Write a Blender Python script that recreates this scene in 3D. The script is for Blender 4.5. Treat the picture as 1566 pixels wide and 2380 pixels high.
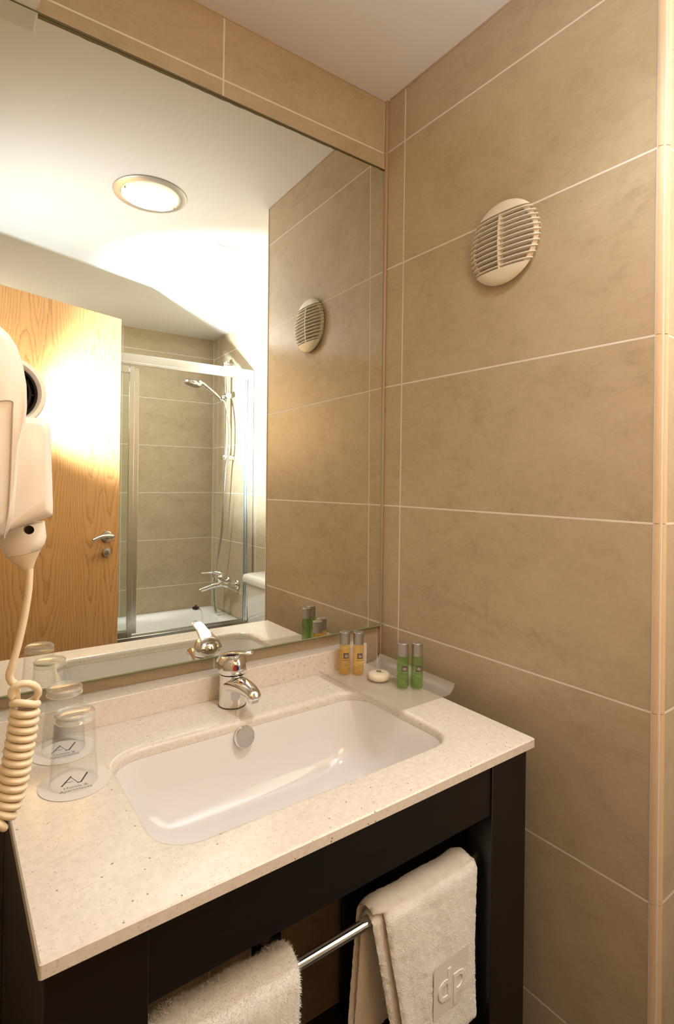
import bpy, bmesh, math, random
from mathutils import Vector, Matrix
random.seed(7)
PI = math.pi
for o in list(bpy.data.objects): bpy.data.objects.remove(o)
COL = bpy.context.scene.collection
scene = bpy.context.scene

# ------------------------------------------------------------------ camera
CX, CY, CZ = -0.9175, -1.0317, 1.2949
YAW, PITCH, ROLL, FPX = 0.6429, 0.0062, 0.0145, 1255.62
cam = bpy.data.cameras.new('camera'); cam_ob = bpy.data.objects.new('camera', cam); COL.objects.link(cam_ob)
fwd = Vector((math.sin(YAW)*math.cos(PITCH), math.cos(YAW)*math.cos(PITCH), math.sin(PITCH)))
rgt = Vector((math.cos(YAW), -math.sin(YAW), 0)); up = rgt.cross(fwd)
r2 = rgt*math.cos(ROLL) + up*math.sin(ROLL); u2 = -rgt*math.sin(ROLL) + up*math.cos(ROLL)
M = Matrix((r2, u2, -fwd)).transposed().to_4x4(); M.translation = (CX, CY, CZ)
cam_ob.matrix_world = M
cam.sensor_fit = 'HORIZONTAL'; cam.sensor_width = 36; cam.lens = FPX/1566*36
cam.shift_y = -81.02/1566; cam.clip_start = 0.02
scene.camera = cam_ob

# ------------------------------------------------------------------ world, lamps, exposure
w = bpy.data.worlds.new('world'); scene.world = w; w.use_nodes = True
w.node_tree.nodes['Background'].inputs[0].default_value = (1.0, 0.86, 0.70, 1)
w.node_tree.nodes['Background'].inputs[1].default_value = 0.1
def lamp(name, kind, loc, target, energy, color, **kw):
    l = bpy.data.lights.new(name, kind); l.energy = energy; l.color = color
    for k, v in kw.items(): setattr(l, k, v)
    o = bpy.data.objects.new(name, l); COL.objects.link(o); o.location = loc
    d = Vector(target)-Vector(loc); o.rotation_euler = d.to_track_quat('-Z', 'Y').to_euler(); return o
# the photographer's strobe beside the camera, turned to the back of the room and bounced off the ceiling
lamp('bounce_flash', 'SPOT', (-0.80, -1.06, 1.42), (0.07, -1.43, 1.80), 460, (0.79, 0.90, 1.0),
     spot_size=math.radians(82), spot_blend=0.9, shadow_soft_size=0.04)
lamp('bounce_flash_spill', 'SPOT', (-0.80, -1.06, 1.42), (-0.35, -1.25, 2.2665), 27, (0.79, 0.90, 1.0),
     spot_size=math.radians(130), spot_blend=0.9, shadow_soft_size=0.05)
# the ceiling downlight's own light
lamp('downlight_lamp', 'SPOT', (-0.373, -0.797, 2.24), (-0.373, -0.797, 0), 29, (0.95, 0.95, 0.97), spot_size=math.radians(125), spot_blend=1.0, shadow_soft_size=0.07)
# unseen fill light added over the tub to brighten the shower
lamp('tub_fill_light', 'AREA', (-0.75, -2.15, 2.25), (-0.55, -2.15, 0), 12, (0.92, 0.96, 1.0), shape='DISK', size=0.16)
scene.view_settings.view_transform = 'Standard'; scene.view_settings.look = 'None'
scene.view_settings.gamma = 1; scene.view_settings.use_curve_mapping = False
scene.view_settings.exposure = 0.38

# ------------------------------------------------------------------ materials
def lin(r, g, b):
    f = lambda c: ((c/255+0.055)/1.055)**2.4 if c > 10 else c/255/12.92
    return (f(r), f(g), f(b), 1)
MATS = {}
class NT:
    def __init__(s, name):
        s.m = bpy.data.materials.new(name); s.m.use_nodes = True; s.t = s.m.node_tree
        s.b = s.t.nodes['Principled BSDF']; MATS[name] = s.m
    def n(s, typ, **kw):
        nd = s.t.nodes.new('ShaderNode'+typ)
        for k, v in kw.items():
            if isinstance(k, str) and hasattr(nd, k): setattr(nd, k, v)
        return nd
    def l(s, a, b): s.t.links.new(a, b)
    def set(s, **kw):
        for k, v in kw.items(): s.b.inputs[k.replace('_', ' ')].default_value = v
        return s
    def bump(s, h, strength=0.2, dist=0.001):
        b = s.n('Bump'); b.inputs['Strength'].default_value = strength; b.inputs['Distance'].default_value = dist
        s.l(h, b.inputs['Height']); s.l(b.outputs['Normal'], s.b.inputs['Normal'])
def ramp(nt, fac, stops):
    r = nt.n('ValToRGB'); e = r.color_ramp.elements
    while len(e) < len(stops): e.new(0.5)
    for i, (p, c) in enumerate(stops): e[i].position = p; e[i].color = c
    nt.l(fac, r.inputs[0]); return r.outputs[0]
def simple(name, col, rough=0.5, metal=0.0, **kw):
    nt = NT(name); nt.set(Base_Color=col, Roughness=rough, Metallic=metal, **kw); return nt.m
def noise(nt, vec, scale, detail=4, rough=0.5, dist=0.0):
    n = nt.n('TexNoise'); n.inputs['Scale'].default_value = scale; n.inputs['Detail'].default_value = detail
    n.inputs['Roughness'].default_value = rough; n.inputs['Distortion'].default_value = dist
    nt.l(vec, n.inputs['Vector']); return n.outputs['Fac']
def mathn(nt, op, a, b=None, c=None):
    m = nt.n('Math', operation=op)
    for i, v in enumerate((a, b, c)):
        if v is None: continue
        if isinstance(v, (int, float)): m.inputs[i].default_value = v
        else: nt.l(v, m.inputs[i])
    return m.outputs[0]
def tile_material(name, c0, c1, c2):
    nt = NT(name)
    geo = nt.n('NewGeometry'); oi = nt.n('ObjectInfo')
    off = nt.n('VectorMath', operation='MULTIPLY_ADD')
    comb = nt.n('CombineXYZ')
    for i in range(3): nt.l(oi.outputs['Random'], comb.inputs[i])
    nt.l(comb.outputs[0], off.inputs[0]); off.inputs[1].default_value = (37, 53, 71); nt.l(geo.outputs['Position'], off.inputs[2])
    v = off.outputs[0]
    mp = nt.n('Mapping'); mp.inputs['Scale'].default_value = (1, 1, 1.7); nt.l(v, mp.inputs['Vector'])
    big = noise(nt, mp.outputs[0], 5.0, 6, 0.62, 0.6)
    fine = noise(nt, mp.outputs[0], 90, 3, 0.6)
    mid = noise(nt, mp.outputs[0], 24, 5, 0.7, 0.8)
    s = mathn(nt, 'MULTIPLY_ADD', fine, 0.18, mathn(nt, 'MULTIPLY_ADD', mid, 0.42, mathn(nt, 'MULTIPLY', big, 0.42)))
    col = ramp(nt, s, [(0.33, c0), (0.49, c1), (0.66, c2)])
    nt.l(col, nt.b.inputs['Base Color'])
    r = mathn(nt, 'MULTIPLY_ADD', mid, 0.2, 0.28); nt.l(r, nt.b.inputs['Roughness'])
    nt.b.inputs['Specular IOR Level'].default_value = 0.45
    nt.bump(fine, 0.12, 0.0006)
    return nt.m
T_TILE = tile_material('stone_tile', lin(168,149,120), lin(184,166,136), lin(195,177,148))
T_GROUT = simple('grout', lin(228,218,206), 0.8)
nt = NT('ceiling_paint'); nt.set(Base_Color=lin(228,225,222), Roughness=0.85)
g = nt.n('NewGeometry'); nt.bump(noise(nt, g.outputs['Position'], 60, 3), 0.08, 0.001); T_CEIL = nt.m
T_CAULK = simple('caulk', lin(190,160,135), 0.6)
T_FLOOR = tile_material('floor_tile', lin(52,38,30), lin(62,46,36), lin(72,54,44))
T_TRIM = tile_material('trim_glaze', lin(206,176,138), lin(214,184,146), lin(220,190,152))
T_MIRROR = simple('mirror_silver', (0.86, 0.88, 0.82, 1), 0.0, 1.0)
T_MEDGE = simple('mirror_edge', lin(92,104,72), 0.25, 0.0)
T_CHROME = simple('chrome', (0.85, 0.84, 0.83, 1), 0.09, 1.0)
T_SATIN = simple('satin_steel', (0.62, 0.60, 0.57, 1), 0.28, 1.0)
T_ALU = simple('polished_aluminium', (0.80, 0.81, 0.81, 1), 0.22, 1.0)
T_DARK = simple('dark_seal', (0.02, 0.02, 0.02, 1), 0.5)
T_WHITE = simple('white_ceramic', lin(236,234,230), 0.08, 0, Coat_Weight=0.5)
T_BASIN = simple('basin_ceramic', lin(232,227,223), 0.06, 0, Coat_Weight=0.6)
T_PLAST = simple('white_plastic', lin(233,224,212), 0.32)
T_CREAM = simple('cream_rubber', lin(232,214,184), 0.42)
T_VENT = simple('ivory_plastic', lin(232,222,200), 0.4)
T_BLACK = simple('black_plastic', (0.012, 0.010, 0.012, 1), 0.3)
T_INK = simple('dark_ink', lin(70,66,68), 0.6)
T_PAPER = simple('card_paper', lin(232,224,216), 0.7)
T_RED = simple('red_enamel', (0.6, 0.01, 0.01, 1), 0.2)
T_BLUE = simple('blue_enamel', (0.02, 0.015, 0.12, 1), 0.2)
T_FLANEL = NT('filter_fabric')
g = T_FLANEL.n('TexCoord'); f = noise(T_FLANEL, g.outputs['Object'], 260, 4, 0.7)
T_FLANEL.l(ramp(T_FLANEL, f, [(0.3, lin(150,134,124)), (0.7, lin(196,182,172))]), T_FLANEL.b.inputs['Base Color'])
T_FLANEL.set(Roughness=0.95); T_FLANEL.bump(f, 0.5, 0.002); T_FLANEL = T_FLANEL.m
# quartz counter
nt = NT('quartz'); g = nt.n('NewGeometry')
v1 = nt.n('TexVoronoi'); v1.inputs['Scale'].default_value = 330; nt.l(g.outputs['Position'], v1.inputs['Vector'])
sp = mathn(nt, 'LESS_THAN', v1.outputs['Distance'], 0.32)
sel = nt.n('SeparateColor'); nt.l(v1.outputs['Color'], sel.inputs[0])
pick = mathn(nt, 'MULTIPLY', sp, mathn(nt, 'GREATER_THAN', sel.outputs[0], 0.80))
v2 = nt.n('TexVoronoi'); v2.inputs['Scale'].default_value = 130; nt.l(g.outputs['Position'], v2.inputs['Vector'])
s2 = nt.n('SeparateColor'); nt.l(v2.outputs['Color'], s2.inputs[0])
pick2 = mathn(nt, 'MULTIPLY', mathn(nt, 'LESS_THAN', v2.outputs['Distance'], 0.16), mathn(nt, 'GREATER_THAN', s2.outputs[1], 0.90))
base = ramp(nt, noise(nt, g.outputs['Position'], 140, 3), [(0.3, lin(220,209,194)), (0.7, lin(231,221,207))])
mx = nt.n('Mix', data_type='RGBA'); nt.l(mathn(nt, 'MULTIPLY', pick, 0.45), mx.inputs[0]); nt.l(base, mx.inputs[6]); mx.inputs[7].default_value = lin(176,150,124)
mx2 = nt.n('Mix', data_type='RGBA'); nt.l(mathn(nt, 'MULTIPLY', pick2, 0.8), mx2.inputs[0]); nt.l(mx.outputs[2], mx2.inputs[6]); mx2.inputs[7].default_value = lin(120,92,66)
nt.l(mx2.outputs[2], nt.b.inputs['Base Color']); nt.set(Roughness=0.22); T_QUARTZ = nt.m
# vanity wood, very dark
nt = NT('wenge'); tc = nt.n('TexCoord'); mp = nt.n('Mapping'); mp.inputs['Scale'].default_value = (4, 60, 60); nt.l(tc.outputs['Object'], mp.inputs[0])
f = noise(nt, mp.outputs[0], 3, 4)
nt.l(ramp(nt, f, [(0.3, (0.0045,0.0028,0.0025,1)), (0.7, (0.008,0.005,0.0042,1))]), nt.b.inputs['Base Color']); nt.set(Roughness=0.42); T_WENGE = nt.m
# oak veneer door: bookmatched leaves with cathedral grain; local x = from free edge, z = height
nt = NT('oak_veneer'); tc = nt.n('TexCoord'); sx = nt.n('SeparateXYZ'); nt.l(tc.outputs['Object'], sx.inputs[0])
X, Z = sx.outputs[0], sx.outputs[2]
wob = nt.n('Mapping'); wob.inputs['Scale'].default_value = (5, 1, 1.3); nt.l(tc.outputs['Object'], wob.inputs[0])
nz = noise(nt, wob.outputs[0], 2.2, 3, 0.5)
pp = mathn(nt, 'PINGPONG', mathn(nt, 'ADD', X, 0.055), 0.14)                       # mirrored veneer leaves
dx = mathn(nt, 'ABSOLUTE', mathn(nt, 'SUBTRACT', pp, 0.095))
zz = mathn(nt, 'PINGPONG', mathn(nt, 'ADD', Z, 0.86), 1.10)
par = mathn(nt, 'MULTIPLY_ADD', mathn(nt, 'POWER', dx, 1.5), 130, mathn(nt, 'MULTIPLY', zz, 3.6))
val = mathn(nt, 'MULTIPLY_ADD', nz, 2.6, par)
jag = nt.n('Mapping'); jag.inputs['Scale'].default_value = (260, 1, 14); nt.l(tc.outputs['Object'], jag.inputs[0])
val = mathn(nt, 'MULTIPLY_ADD', noise(nt, jag.outputs[0], 1, 2), 0.25, val)
saw = mathn(nt, 'FRACT', mathn(nt, 'MULTIPLY', val, 1.7))
line = mathn(nt, 'POWER', saw, 4)
fib = nt.n('Mapping'); fib.inputs['Scale'].default_value = (420, 1, 9); nt.l(tc.outputs['Object'], fib.inputs[0])
fine = noise(nt, fib.outputs[0], 1, 3)
t = mathn(nt, 'MULTIPLY_ADD', line, 0.42, mathn(nt, 'MULTIPLY', fine, 0.6))
nt.l(ramp(nt, t, [(0.12, lin(224,172,112)), (0.45, lin(206,150,92)), (1.0, lin(150,94,48))]), nt.b.inputs['Base Color'])
nt.set(Roughness=0.33); nt.b.inputs['Coat Weight'].default_value = 0.3; T_OAK = nt.m
# terry
nt = NT('terry'); tc = nt.n('TexCoord')
f1 = noise(nt, tc.outputs['Object'], 420, 3, 0.6); f2 = noise(nt, tc.outputs['Object'], 60, 3, 0.6)
nt.l(ramp(nt, f2, [(0.3, lin(236,229,219)), (0.7, lin(246,241,233))]), nt.b.inputs['Base Color'])
nt.set(Roughness=1.0); nt.b.inputs['Sheen Weight'].default_value = 0.4; nt.bump(mathn(nt, 'ADD', f1, f2), 0.7, 0.0016); T_TERRY = nt.m
nt = NT('terry_flat'); tc = nt.n('TexCoord')
f1 = noise(nt, tc.outputs['Object'], 900, 2, 0.6)
nt.set(Base_Color=lin(234,226,217), Roughness=1.0); nt.bump(f1, 0.3, 0.0008); T_TFLAT = nt.m
def glassy(name, tint, gloss=0.04, rough=0.0, body=None, bodyfac=0.0):
    """thin or liquid-like clear body: tinted transparency with a Fresnel reflection"""
    m = bpy.data.materials.new(name); m.use_nodes = True; t = m.node_tree; t.nodes.clear()
    out = t.nodes.new('ShaderNodeOutputMaterial'); tr = t.nodes.new('ShaderNodeBsdfTransparent'); tr.inputs[0].default_value = tint
    gl = t.nodes.new('ShaderNodeBsdfGlossy'); gl.inputs['Roughness'].default_value = rough
    lw = t.nodes.new('ShaderNodeLayerWeight'); lw.inputs[0].default_value = 0.5
    pw = t.nodes.new('ShaderNodeMath'); pw.operation = 'POWER'; t.links.new(lw.outputs['Facing'], pw.inputs[0]); pw.inputs[1].default_value = 3.5
    ma = t.nodes.new('ShaderNodeMath'); ma.operation = 'MULTIPLY_ADD'; t.links.new(pw.outputs[0], ma.inputs[0]); ma.inputs[1].default_value = 0.38; ma.inputs[2].default_value = gloss
    mix = t.nodes.new('ShaderNodeMixShader'); t.links.new(ma.outputs[0], mix.inputs[0])
    src = tr.outputs[0]
    if body:
        df = t.nodes.new('ShaderNodeBsdfDiffuse'); df.inputs[0].default_value = body
        m2 = t.nodes.new('ShaderNodeMixShader'); m2.inputs[0].default_value = bodyfac
        t.links.new(tr.outputs[0], m2.inputs[1]); t.links.new(df.outputs[0], m2.inputs[2]); src = m2.outputs[0]
    t.links.new(src, mix.inputs[1]); t.links.new(gl.outputs[0], mix.inputs[2]); t.links.new(mix.outputs[0], out.inputs[0]); return m
T_PANE = glassy('screen_glass', (0.965, 0.98, 0.965, 1))
T_FROST = glassy('frosted_acrylic', (0.95, 0.93, 0.90, 1), rough=0.25, body=(0.85, 0.79, 0.70, 1), bodyfac=0.20)
T_GLASS = glassy('tumbler_glass', (0.992, 0.994, 0.992, 1), gloss=0.025)
T_GBASE = glassy('thick_glass', (0.96, 0.97, 0.95, 1), body=(1.0, 0.90, 0.78, 1), bodyfac=0.16)  # warm diffuse body colour imitates ceiling light refracted in the thick foot
T_CHROMEISH = glassy('bright_glass_rim', (0.9, 0.92, 0.9, 1), body=(0.95, 0.95, 0.92, 1), bodyfac=0.35)
T_GREEN = glassy('green_gel', (0.68, 0.82, 0.48, 1), body=(0.30, 0.46, 0.16, 1), bodyfac=0.24)
T_AMBER = glassy('amber_gel', (0.97, 0.84, 0.52, 1), body=(0.85, 0.58, 0.20, 1), bodyfac=0.22)
T_CLEAR = glassy('clear_plastic', (0.95, 0.95, 0.93, 1))
def emis(name, col, s):
    nt = NT(name); nt.set(Base_Color=col, Roughness=0.4); nt.b.inputs['Emission Color'].default_value = col; nt.b.inputs['Emission Strength'].default_value = s; return nt.m
nt = NT('lit_diffuser'); tc = nt.n('TexCoord')
gr = nt.n('VectorMath', operation='DISTANCE'); nt.l(tc.outputs['Object'], gr.inputs[0]); gr.inputs[1].default_value = (0.02, 0.012, 0)
nt.l(ramp(nt, gr.outputs['Value'], [(0.02, (1.0, 0.96, 0.80, 1)), (0.085, (1.0, 0.88, 0.56, 1))]), nt.b.inputs['Emission Color'])
em = ramp(nt, gr.outputs['Value'], [(0.015, (1, 1, 1, 1)), (0.085, (0.58, 0.58, 0.58, 1))])
nt.l(mathn(nt, 'MULTIPLY', em, 0.85), nt.b.inputs['Emission Strength']); nt.set(Base_Color=(0.9,0.85,0.7,1)); T_LIT = nt.m

# ------------------------------------------------------------------ helpers
def link(o, parent=None):
    COL.objects.link(o)
    if parent is not None: o.parent = parent
    return o
def obj(name, bm, mat, parent=None, loc=None, rotz=None, smooth=True, label=None, angle=40):
    me = bpy.data.meshes.new(name); bmesh.ops.recalc_face_normals(bm, faces=bm.faces[:]); bm.to_mesh(me); bm.free()
    if mat is not None:
        for m in (mat if isinstance(mat, (list, tuple)) else [mat]): me.materials.append(m)
    if smooth:
        for p in me.polygons: p.use_smooth = True
        me.set_sharp_from_angle(angle=math.radians(angle))
    o = bpy.data.objects.new(name, me); link(o, parent)
    if loc is not None: o.location = loc
    if rotz is not None: o.rotation_euler = (0, 0, rotz)
    if label: o['label'] = label
    return o
def thing(name, label, cat, loc=(0,0,0), rotz=0, group=None):
    o = bpy.data.objects.new(name, None); link(o); o.location = loc; o.rotation_euler = (0, 0, rotz); o.empty_display_size = 0.05
    return tag(o, label, cat, group)
def tag(o, label, cat, group=None):
    o['label'] = label; o['category'] = cat
    if group: o['group'] = group
    return o
def struct(o): o['kind'] = 'structure'; return o
def nbm(): return bmesh.new()
def box(bm, x0, x1, y0, y1, z0, z1, bev=0, seg=2):
    r = bmesh.ops.create_cube(bm, size=1); vs = r['verts']
    for v in vs: v.co = Vector(((x0+x1)/2+v.co.x*(x1-x0), (y0+y1)/2+v.co.y*(y1-y0), (z0+z1)/2+v.co.z*(z1-z0)))
    if bev:
        es = list({e for v in vs for e in v.link_edges})
        bmesh.ops.bevel(bm, geom=es, offset=bev, segments=seg, affect='EDGES', profile=0.5)
    return bm
def grid_loops(bm, loops, close=True, cap0=False, cap1=False):
    R = [[bm.verts.new(p) for p in L] for L in loops]
    n = len(R[0])
    for a, b in zip(R, R[1:]):
        for i in range(n if close else n-1):
            j = (i+1) % n
            try: bm.faces.new((a[i], a[j], b[j], b[i]))
            except ValueError: pass
    if cap0: bm.faces.new(R[0])
    if cap1: bm.faces.new(R[-1])
    return R
def lathe(bm, prof, n=32, M=None, cap0=True, cap1=True):
    loops = []
    for r, z in prof:
        r = max(r, 1e-5); loops.append([Vector((r*math.cos(2*PI*i/n), r*math.sin(2*PI*i/n), z)) for i in range(n)])
    if M is not None: loops = [[M @ p for p in L] for L in loops]
    grid_loops(bm, loops, True, cap0, cap1); return bm
def aim(p, d, up=(0, 0, 1)):
    """matrix with local +z along d at p"""
    q = Vector(d).to_track_quat('Z', 'Y').to_matrix().to_4x4(); q.translation = Vector(p); return q
def cyl(bm, p, q, r, n=20, r2=None):
    p, q = Vector(p), Vector(q); L = (q-p).length
    lathe(bm, [(r, 0), (r2 or r, L)], n, aim(p, q-p)); return bm
def spline(pts, n):
    P = [Vector(p) for p in pts]; P = [P[0]*2-P[1]]+P+[P[-1]*2-P[-2]]; out = []
    for i in range(1, len(P)-2):
        for k in range(n):
            t = k/n; a, b, c, d = P[i-1:i+3]
            out.append(0.5*((2*b)+(c-a)*t+(2*a-5*b+4*c-d)*t*t+(3*b-a-3*c+d)*t**3))
    out.append(P[-2]); return out
def tube(bm, path, r, n=10, cap=True):
    P = [Vector(p) for p in path]; rr = r if isinstance(r, (list, tuple)) else [r]*len(P)
    t0 = (P[1]-P[0]).normalized(); nrm = t0.orthogonal().normalized(); loops = []
    for i, p in enumerate(P):
        t = (P[min(i+1, len(P)-1)]-P[max(i-1, 0)]).normalized()
        nrm = (nrm-t*nrm.dot(t)).normalized(); b = t.cross(nrm)
        loops.append([p+(nrm*math.cos(2*PI*k/n)+b*math.sin(2*PI*k/n))*rr[i] for k in range(n)])
    grid_loops(bm, loops, True, cap, cap); return bm
def prism(bm, poly, M, h):
    """poly: (a,b) points, extruded by h along local z of M"""
    A = [bm.verts.new(M @ Vector((a, b, 0))) for a, b in poly]; B = [bm.verts.new(M @ Vector((a, b, h))) for a, b in poly]
    n = len(poly)
    for i in range(n): bm.faces.new((A[i], A[(i+1) % n], B[(i+1) % n], B[i]))
    bm.faces.new(A[::-1]); bm.faces.new(B); return bm
def rrect(cx, cy, hx, hy, r, n=10):
    out = []
    for k, (sx, sy) in enumerate(((1, 1), (-1, 1), (-1, -1), (1, -1))):
        for i in range(n+1):
            a = PI/2*k + PI/2*i/n
            out.append((cx+sx*(hx-r)+r*math.cos(a), cy+sy*(hy-r)+r*math.sin(a)))
    return out
def text_bm(s, size, depth, bm=None, M=None, align='CENTER', weight=0.0):
    c = bpy.data.curves.new('t', 'FONT'); c.body = s; c.size = size; c.extrude = depth; c.align_x = align; c.align_y = 'CENTER'; c.offset = weight; c.resolution_u = 3
    o = bpy.data.objects.new('t', c); COL.objects.link(o)
    me = bpy.data.meshes.new_from_object(o.evaluated_get(bpy.context.evaluated_depsgraph_get()))
    bm = bm or nbm(); tmp = nbm(); tmp.from_mesh(me)
    if M is not None: tmp.transform(M)
    m2 = bpy.data.meshes.new('t2'); tmp.to_mesh(m2); tmp.free(); bm.from_mesh(m2)
    bpy.data.objects.remove(o); bpy.data.curves.remove(c); bpy.data.meshes.remove(me); bpy.data.meshes.remove(m2)
    return bm
TILE_CACHE = {}
def tiles(parent, org, ux, nrm, cols, rows, mat, t=0.0003, gap=0.0030, skip=None):
    """tiles on a vertical plane: org (x,y) of a=0; ux unit vector along the wall; nrm outward; each tile its own object"""
    ux = Vector((ux[0], ux[1], 0)); nr = Vector((nrm[0], nrm[1], 0))
    R = Matrix((ux, nr, Vector((0, 0, 1)))).transposed().to_4x4()
    for a0, a1 in cols:
        for z0, z1 in rows:
            if skip and skip(a0, a1, z0, z1): continue
            L, H = round(a1-a0-gap, 4), round(z1-z0-gap, 4)
            key = (L, H, mat.name)
            if key not in TILE_CACHE:
                bm = nbm(); box(bm, -L/2, L/2, -0.005, t, -H/2, H/2, 0.0006, 1)
                me = bpy.data.meshes.new('tile'); bmesh.ops.recalc_face_normals(bm, faces=bm.faces[:]); bm.to_mesh(me); bm.free(); me.materials.append(mat); TILE_CACHE[key] = me
            o = bpy.data.objects.new('tile', TILE_CACHE[key]); link(o, parent)
            Mx = R.copy(); Mx.translation = Vector((org[0], org[1], 0))+ux*((a0+a1)/2)+Vector((0, 0, (z0+z1)/2))
            o.matrix_local = Mx

# ------------------------------------------------------------------ constants of the place
ZC = 2.2665; ZF = 0.03
WA, MA, MQ, CA = -0.0407, -0.0208, 0.0068, -0.0106
W0 = 0.006                                      # the mirror wall's face at the corner
ROWZ = [ZF] + [0.334+0.3*k for k in range(7)] + [ZC]
ROWS = list(zip(ROWZ, ROWZ[1:]))
ZT = 0.8531                                     # counter top
def rot(x, y, a): return (x*math.cos(a)-y*math.sin(a), x*math.sin(a)+y*math.cos(a))
def K(x, y, z):                                 # counter frame to world
    a, b = rot(x, y, CA); return Vector((a, b, z))

# ------------------------------------------------------------------ room shell
bm = nbm(); box(bm, -2.0, 0.6, -2.55, 0.15, ZF-0.08, ZF); struct(obj('floor', bm, T_FLOOR, smooth=False))
bm = nbm(); box(bm, -2.0, 0.6, -2.55, 0.15, ZC, ZC+0.08); ceil = struct(obj('ceiling', bm, T_CEIL, smooth=False))
wb = struct(bpy.data.objects.new('wall_back', None)); link(wb); wb.location = (0, W0, 0); wb.rotation_euler = (0, 0, WA)
bm = nbm(); box(bm, -1.06, 0.0, 0, 0.08, ZF, ZC); obj('grout_bed', bm, T_GROUT, wb, smooth=False)
tiles(wb, (0, 0), (1, 0), (0, -1), [(-0.4405, -0.004), (-1.04, -0.4405)], ROWS, T_TILE)
wr = struct(bpy.data.objects.new('wall_right', None)); link(wr)
bm = nbm(); box(bm, 0.0015, 0.5, -0.6575, 0.05, ZF, ZC); obj('grout_bed', bm, T_GROUT, wr, smooth=False)
tiles(wr, (0.0015, 0), (0, 1), (-1, 0), [(-0.0644, 0.004), (-0.6465, -0.0644)], ROWS, T_TILE)
we = struct(bpy.data.objects.new('wall_end', None)); link(we)
bm = nbm(); box(bm, 0.013, 0.5, -0.6585, -0.6575, ZF, ZC); obj('grout_bed', bm, T_GROUT, we, smooth=False)
tiles(we, (0, -0.6585), (1, 0), (0, -1), [(0.0135, 0.5)], ROWS, T_TILE)
# rounded ceramic corner bead
bm = nbm(); prof = []
for i in range(11):
    a = PI + PI/2*i/10
    prof.append((0.0125+0.0135*math.cos(a), -0.6475+0.0135*math.sin(a)))
prof += [(0.014, -0.6480), (0.001, -0.6470)]
for z0, z1 in ROWS:
    grid_loops(bm, [[Vector((x, y, z)) for x, y in prof] for z in (z0+0.0006, z1-0.0006)], True, True, True)
struct(obj('trim_1', bm, T_TRIM))
ws = struct(bpy.data.objects.new('wall_shower', None)); link(ws)
bm = nbm(); box(bm, 0.5015, 0.58, -2.50, -0.66, ZF, ZC); obj('grout_bed', bm, T_GROUT, ws, smooth=False)
tiles(ws, (0.5015, 0), (0, 1), (-1, 0), [(-2.42, -2.345), (-2.345, -1.762), (-1.762, -1.18), (-1.18, -0.66)], ROWS, T_TILE)
wf = struct(bpy.data.objects.new('wall_far', None)); link(wf)
bm = nbm(); box(bm, -1.06, 0.5, -2.50, -2.4215, ZF, ZC); obj('grout_bed', bm, T_GROUT, wf, smooth=False)
tiles(wf, (0, -2.4215), (1, 0), (0, 1), [(-0.09, 0.498), (-0.67, -0.09), (-1.0, -0.67)], ROWS, T_TILE)
wl = struct(bpy.data.objects.new('wall_left', None)); link(wl)
bm = nbm(); box(bm, -1.08, -1.0015, -1.22, 0.05, ZF, ZC); box(bm, -1.08, -1.0015, -2.5, -2.02, ZF, ZC); box(bm, -1.08, -1.0015, -2.02, -1.22, 2.07, ZC); obj('grout_bed', bm, T_GROUT, wl, smooth=False)
tiles(wl, (-1.0015, 0), (0, 1), (1, 0), [(-0.62, 0.03), (-1.20, -0.62), (-2.42, -2.05)], ROWS, T_TILE)
bm = nbm(); box(bm, -1.98, -1.90, -2.5, 0.1, ZF, ZC); struct(obj('wall_hallway', bm, T_CEIL, smooth=False))
# grout / caulk lines in the room corner and under the ceiling
bm = nbm(); box(bm, -0.0050, 0.0012, -0.0040, 0.006, 0.856, ZC, 0.0015, 1); struct(obj('trim_2', bm, T_CAULK))
bm = nbm()
random.seed(3); path = [Vector((0.000, -0.01-0.63*i/60, ZC-0.001+random.uniform(-.0006, .0006))) for i in range(61)]; tube(bm, path, 0.0016, 6)
path = [Vector((*rot(-0.005-0.8*i/70, -0.0005, WA), ZC-0.001+random.uniform(-.0006, .0006)))+Vector((0, W0, 0)) for i in range(70)]; tube(bm, path, 0.0016, 6)
struct(obj('trim_3', bm, T_CAULK))
# bulkhead in the top left corner, over the end of the mirror
bm = nbm(); box(bm, -1.0, -0.7850, -0.036, 0.03, 2.0905, ZC, 0.002, 1); struct(obj('soffit', bm, T_CEIL))
# ceiling hatch seen in the mirror
hh = thing('access_hatch', 'white square access hatch flush in the ceiling above the toilet', 'hatch', (0.2, -1.24, ZC))
bm = nbm(); box(bm, -0.242, 0.27, -0.24, 0.22, -0.004, 0.0, 0.001, 1); obj('panel', bm, T_CEIL, hh)
bm = nbm()
for a in ((-0.2455, 0.27, 0.221, 0.2245), (-0.2455, 0.27, -0.2445, -0.241), (-0.2455, -0.2430, -0.241, 0.221)):
    box(bm, a[0], a[1], a[2], a[3], -0.0015, 0)
obj('frame', bm, simple('hatch_frame', lin(176,164,158), 0.6), hh)

# ------------------------------------------------------------------ mirror
mi = thing('wall_mirror', 'large frameless wall mirror above the counter, reflecting door and shower', 'mirror', (0, -0.0055, 0.929))
mi.rotation_euler = (-MQ, 0, MA)
bm = nbm(); box(bm, -0.99, -0.0055, 0.0, 0.0035, 0, 1.159); obj('glass', bm, [T_MIRROR], mi, smooth=False)
bm = nbm()
box(bm, -0.0055, -0.0040, -0.0002, 0.0050, 0, 1.159); box(bm, -0.99, -0.004, -0.0002, 0.005, 1.159, 1.1615)
box(bm, -0.99, -0.004, -0.0002, 0.0035, -0.0016, 0)
obj('edge', bm, T_MEDGE, mi, smooth=False)
rnd_ = random.Random(5)
bm = nbm(); A = []
for i in range(61):
    x = -0.785+0.780*i/60; d = 0.0105-0.0065*i/60
    A.append([Vector((x, -0.0004, 1.1605)), Vector((x, -0.0004, 1.1605-d+rnd_.uniform(-.0006, .0006)))])
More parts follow.
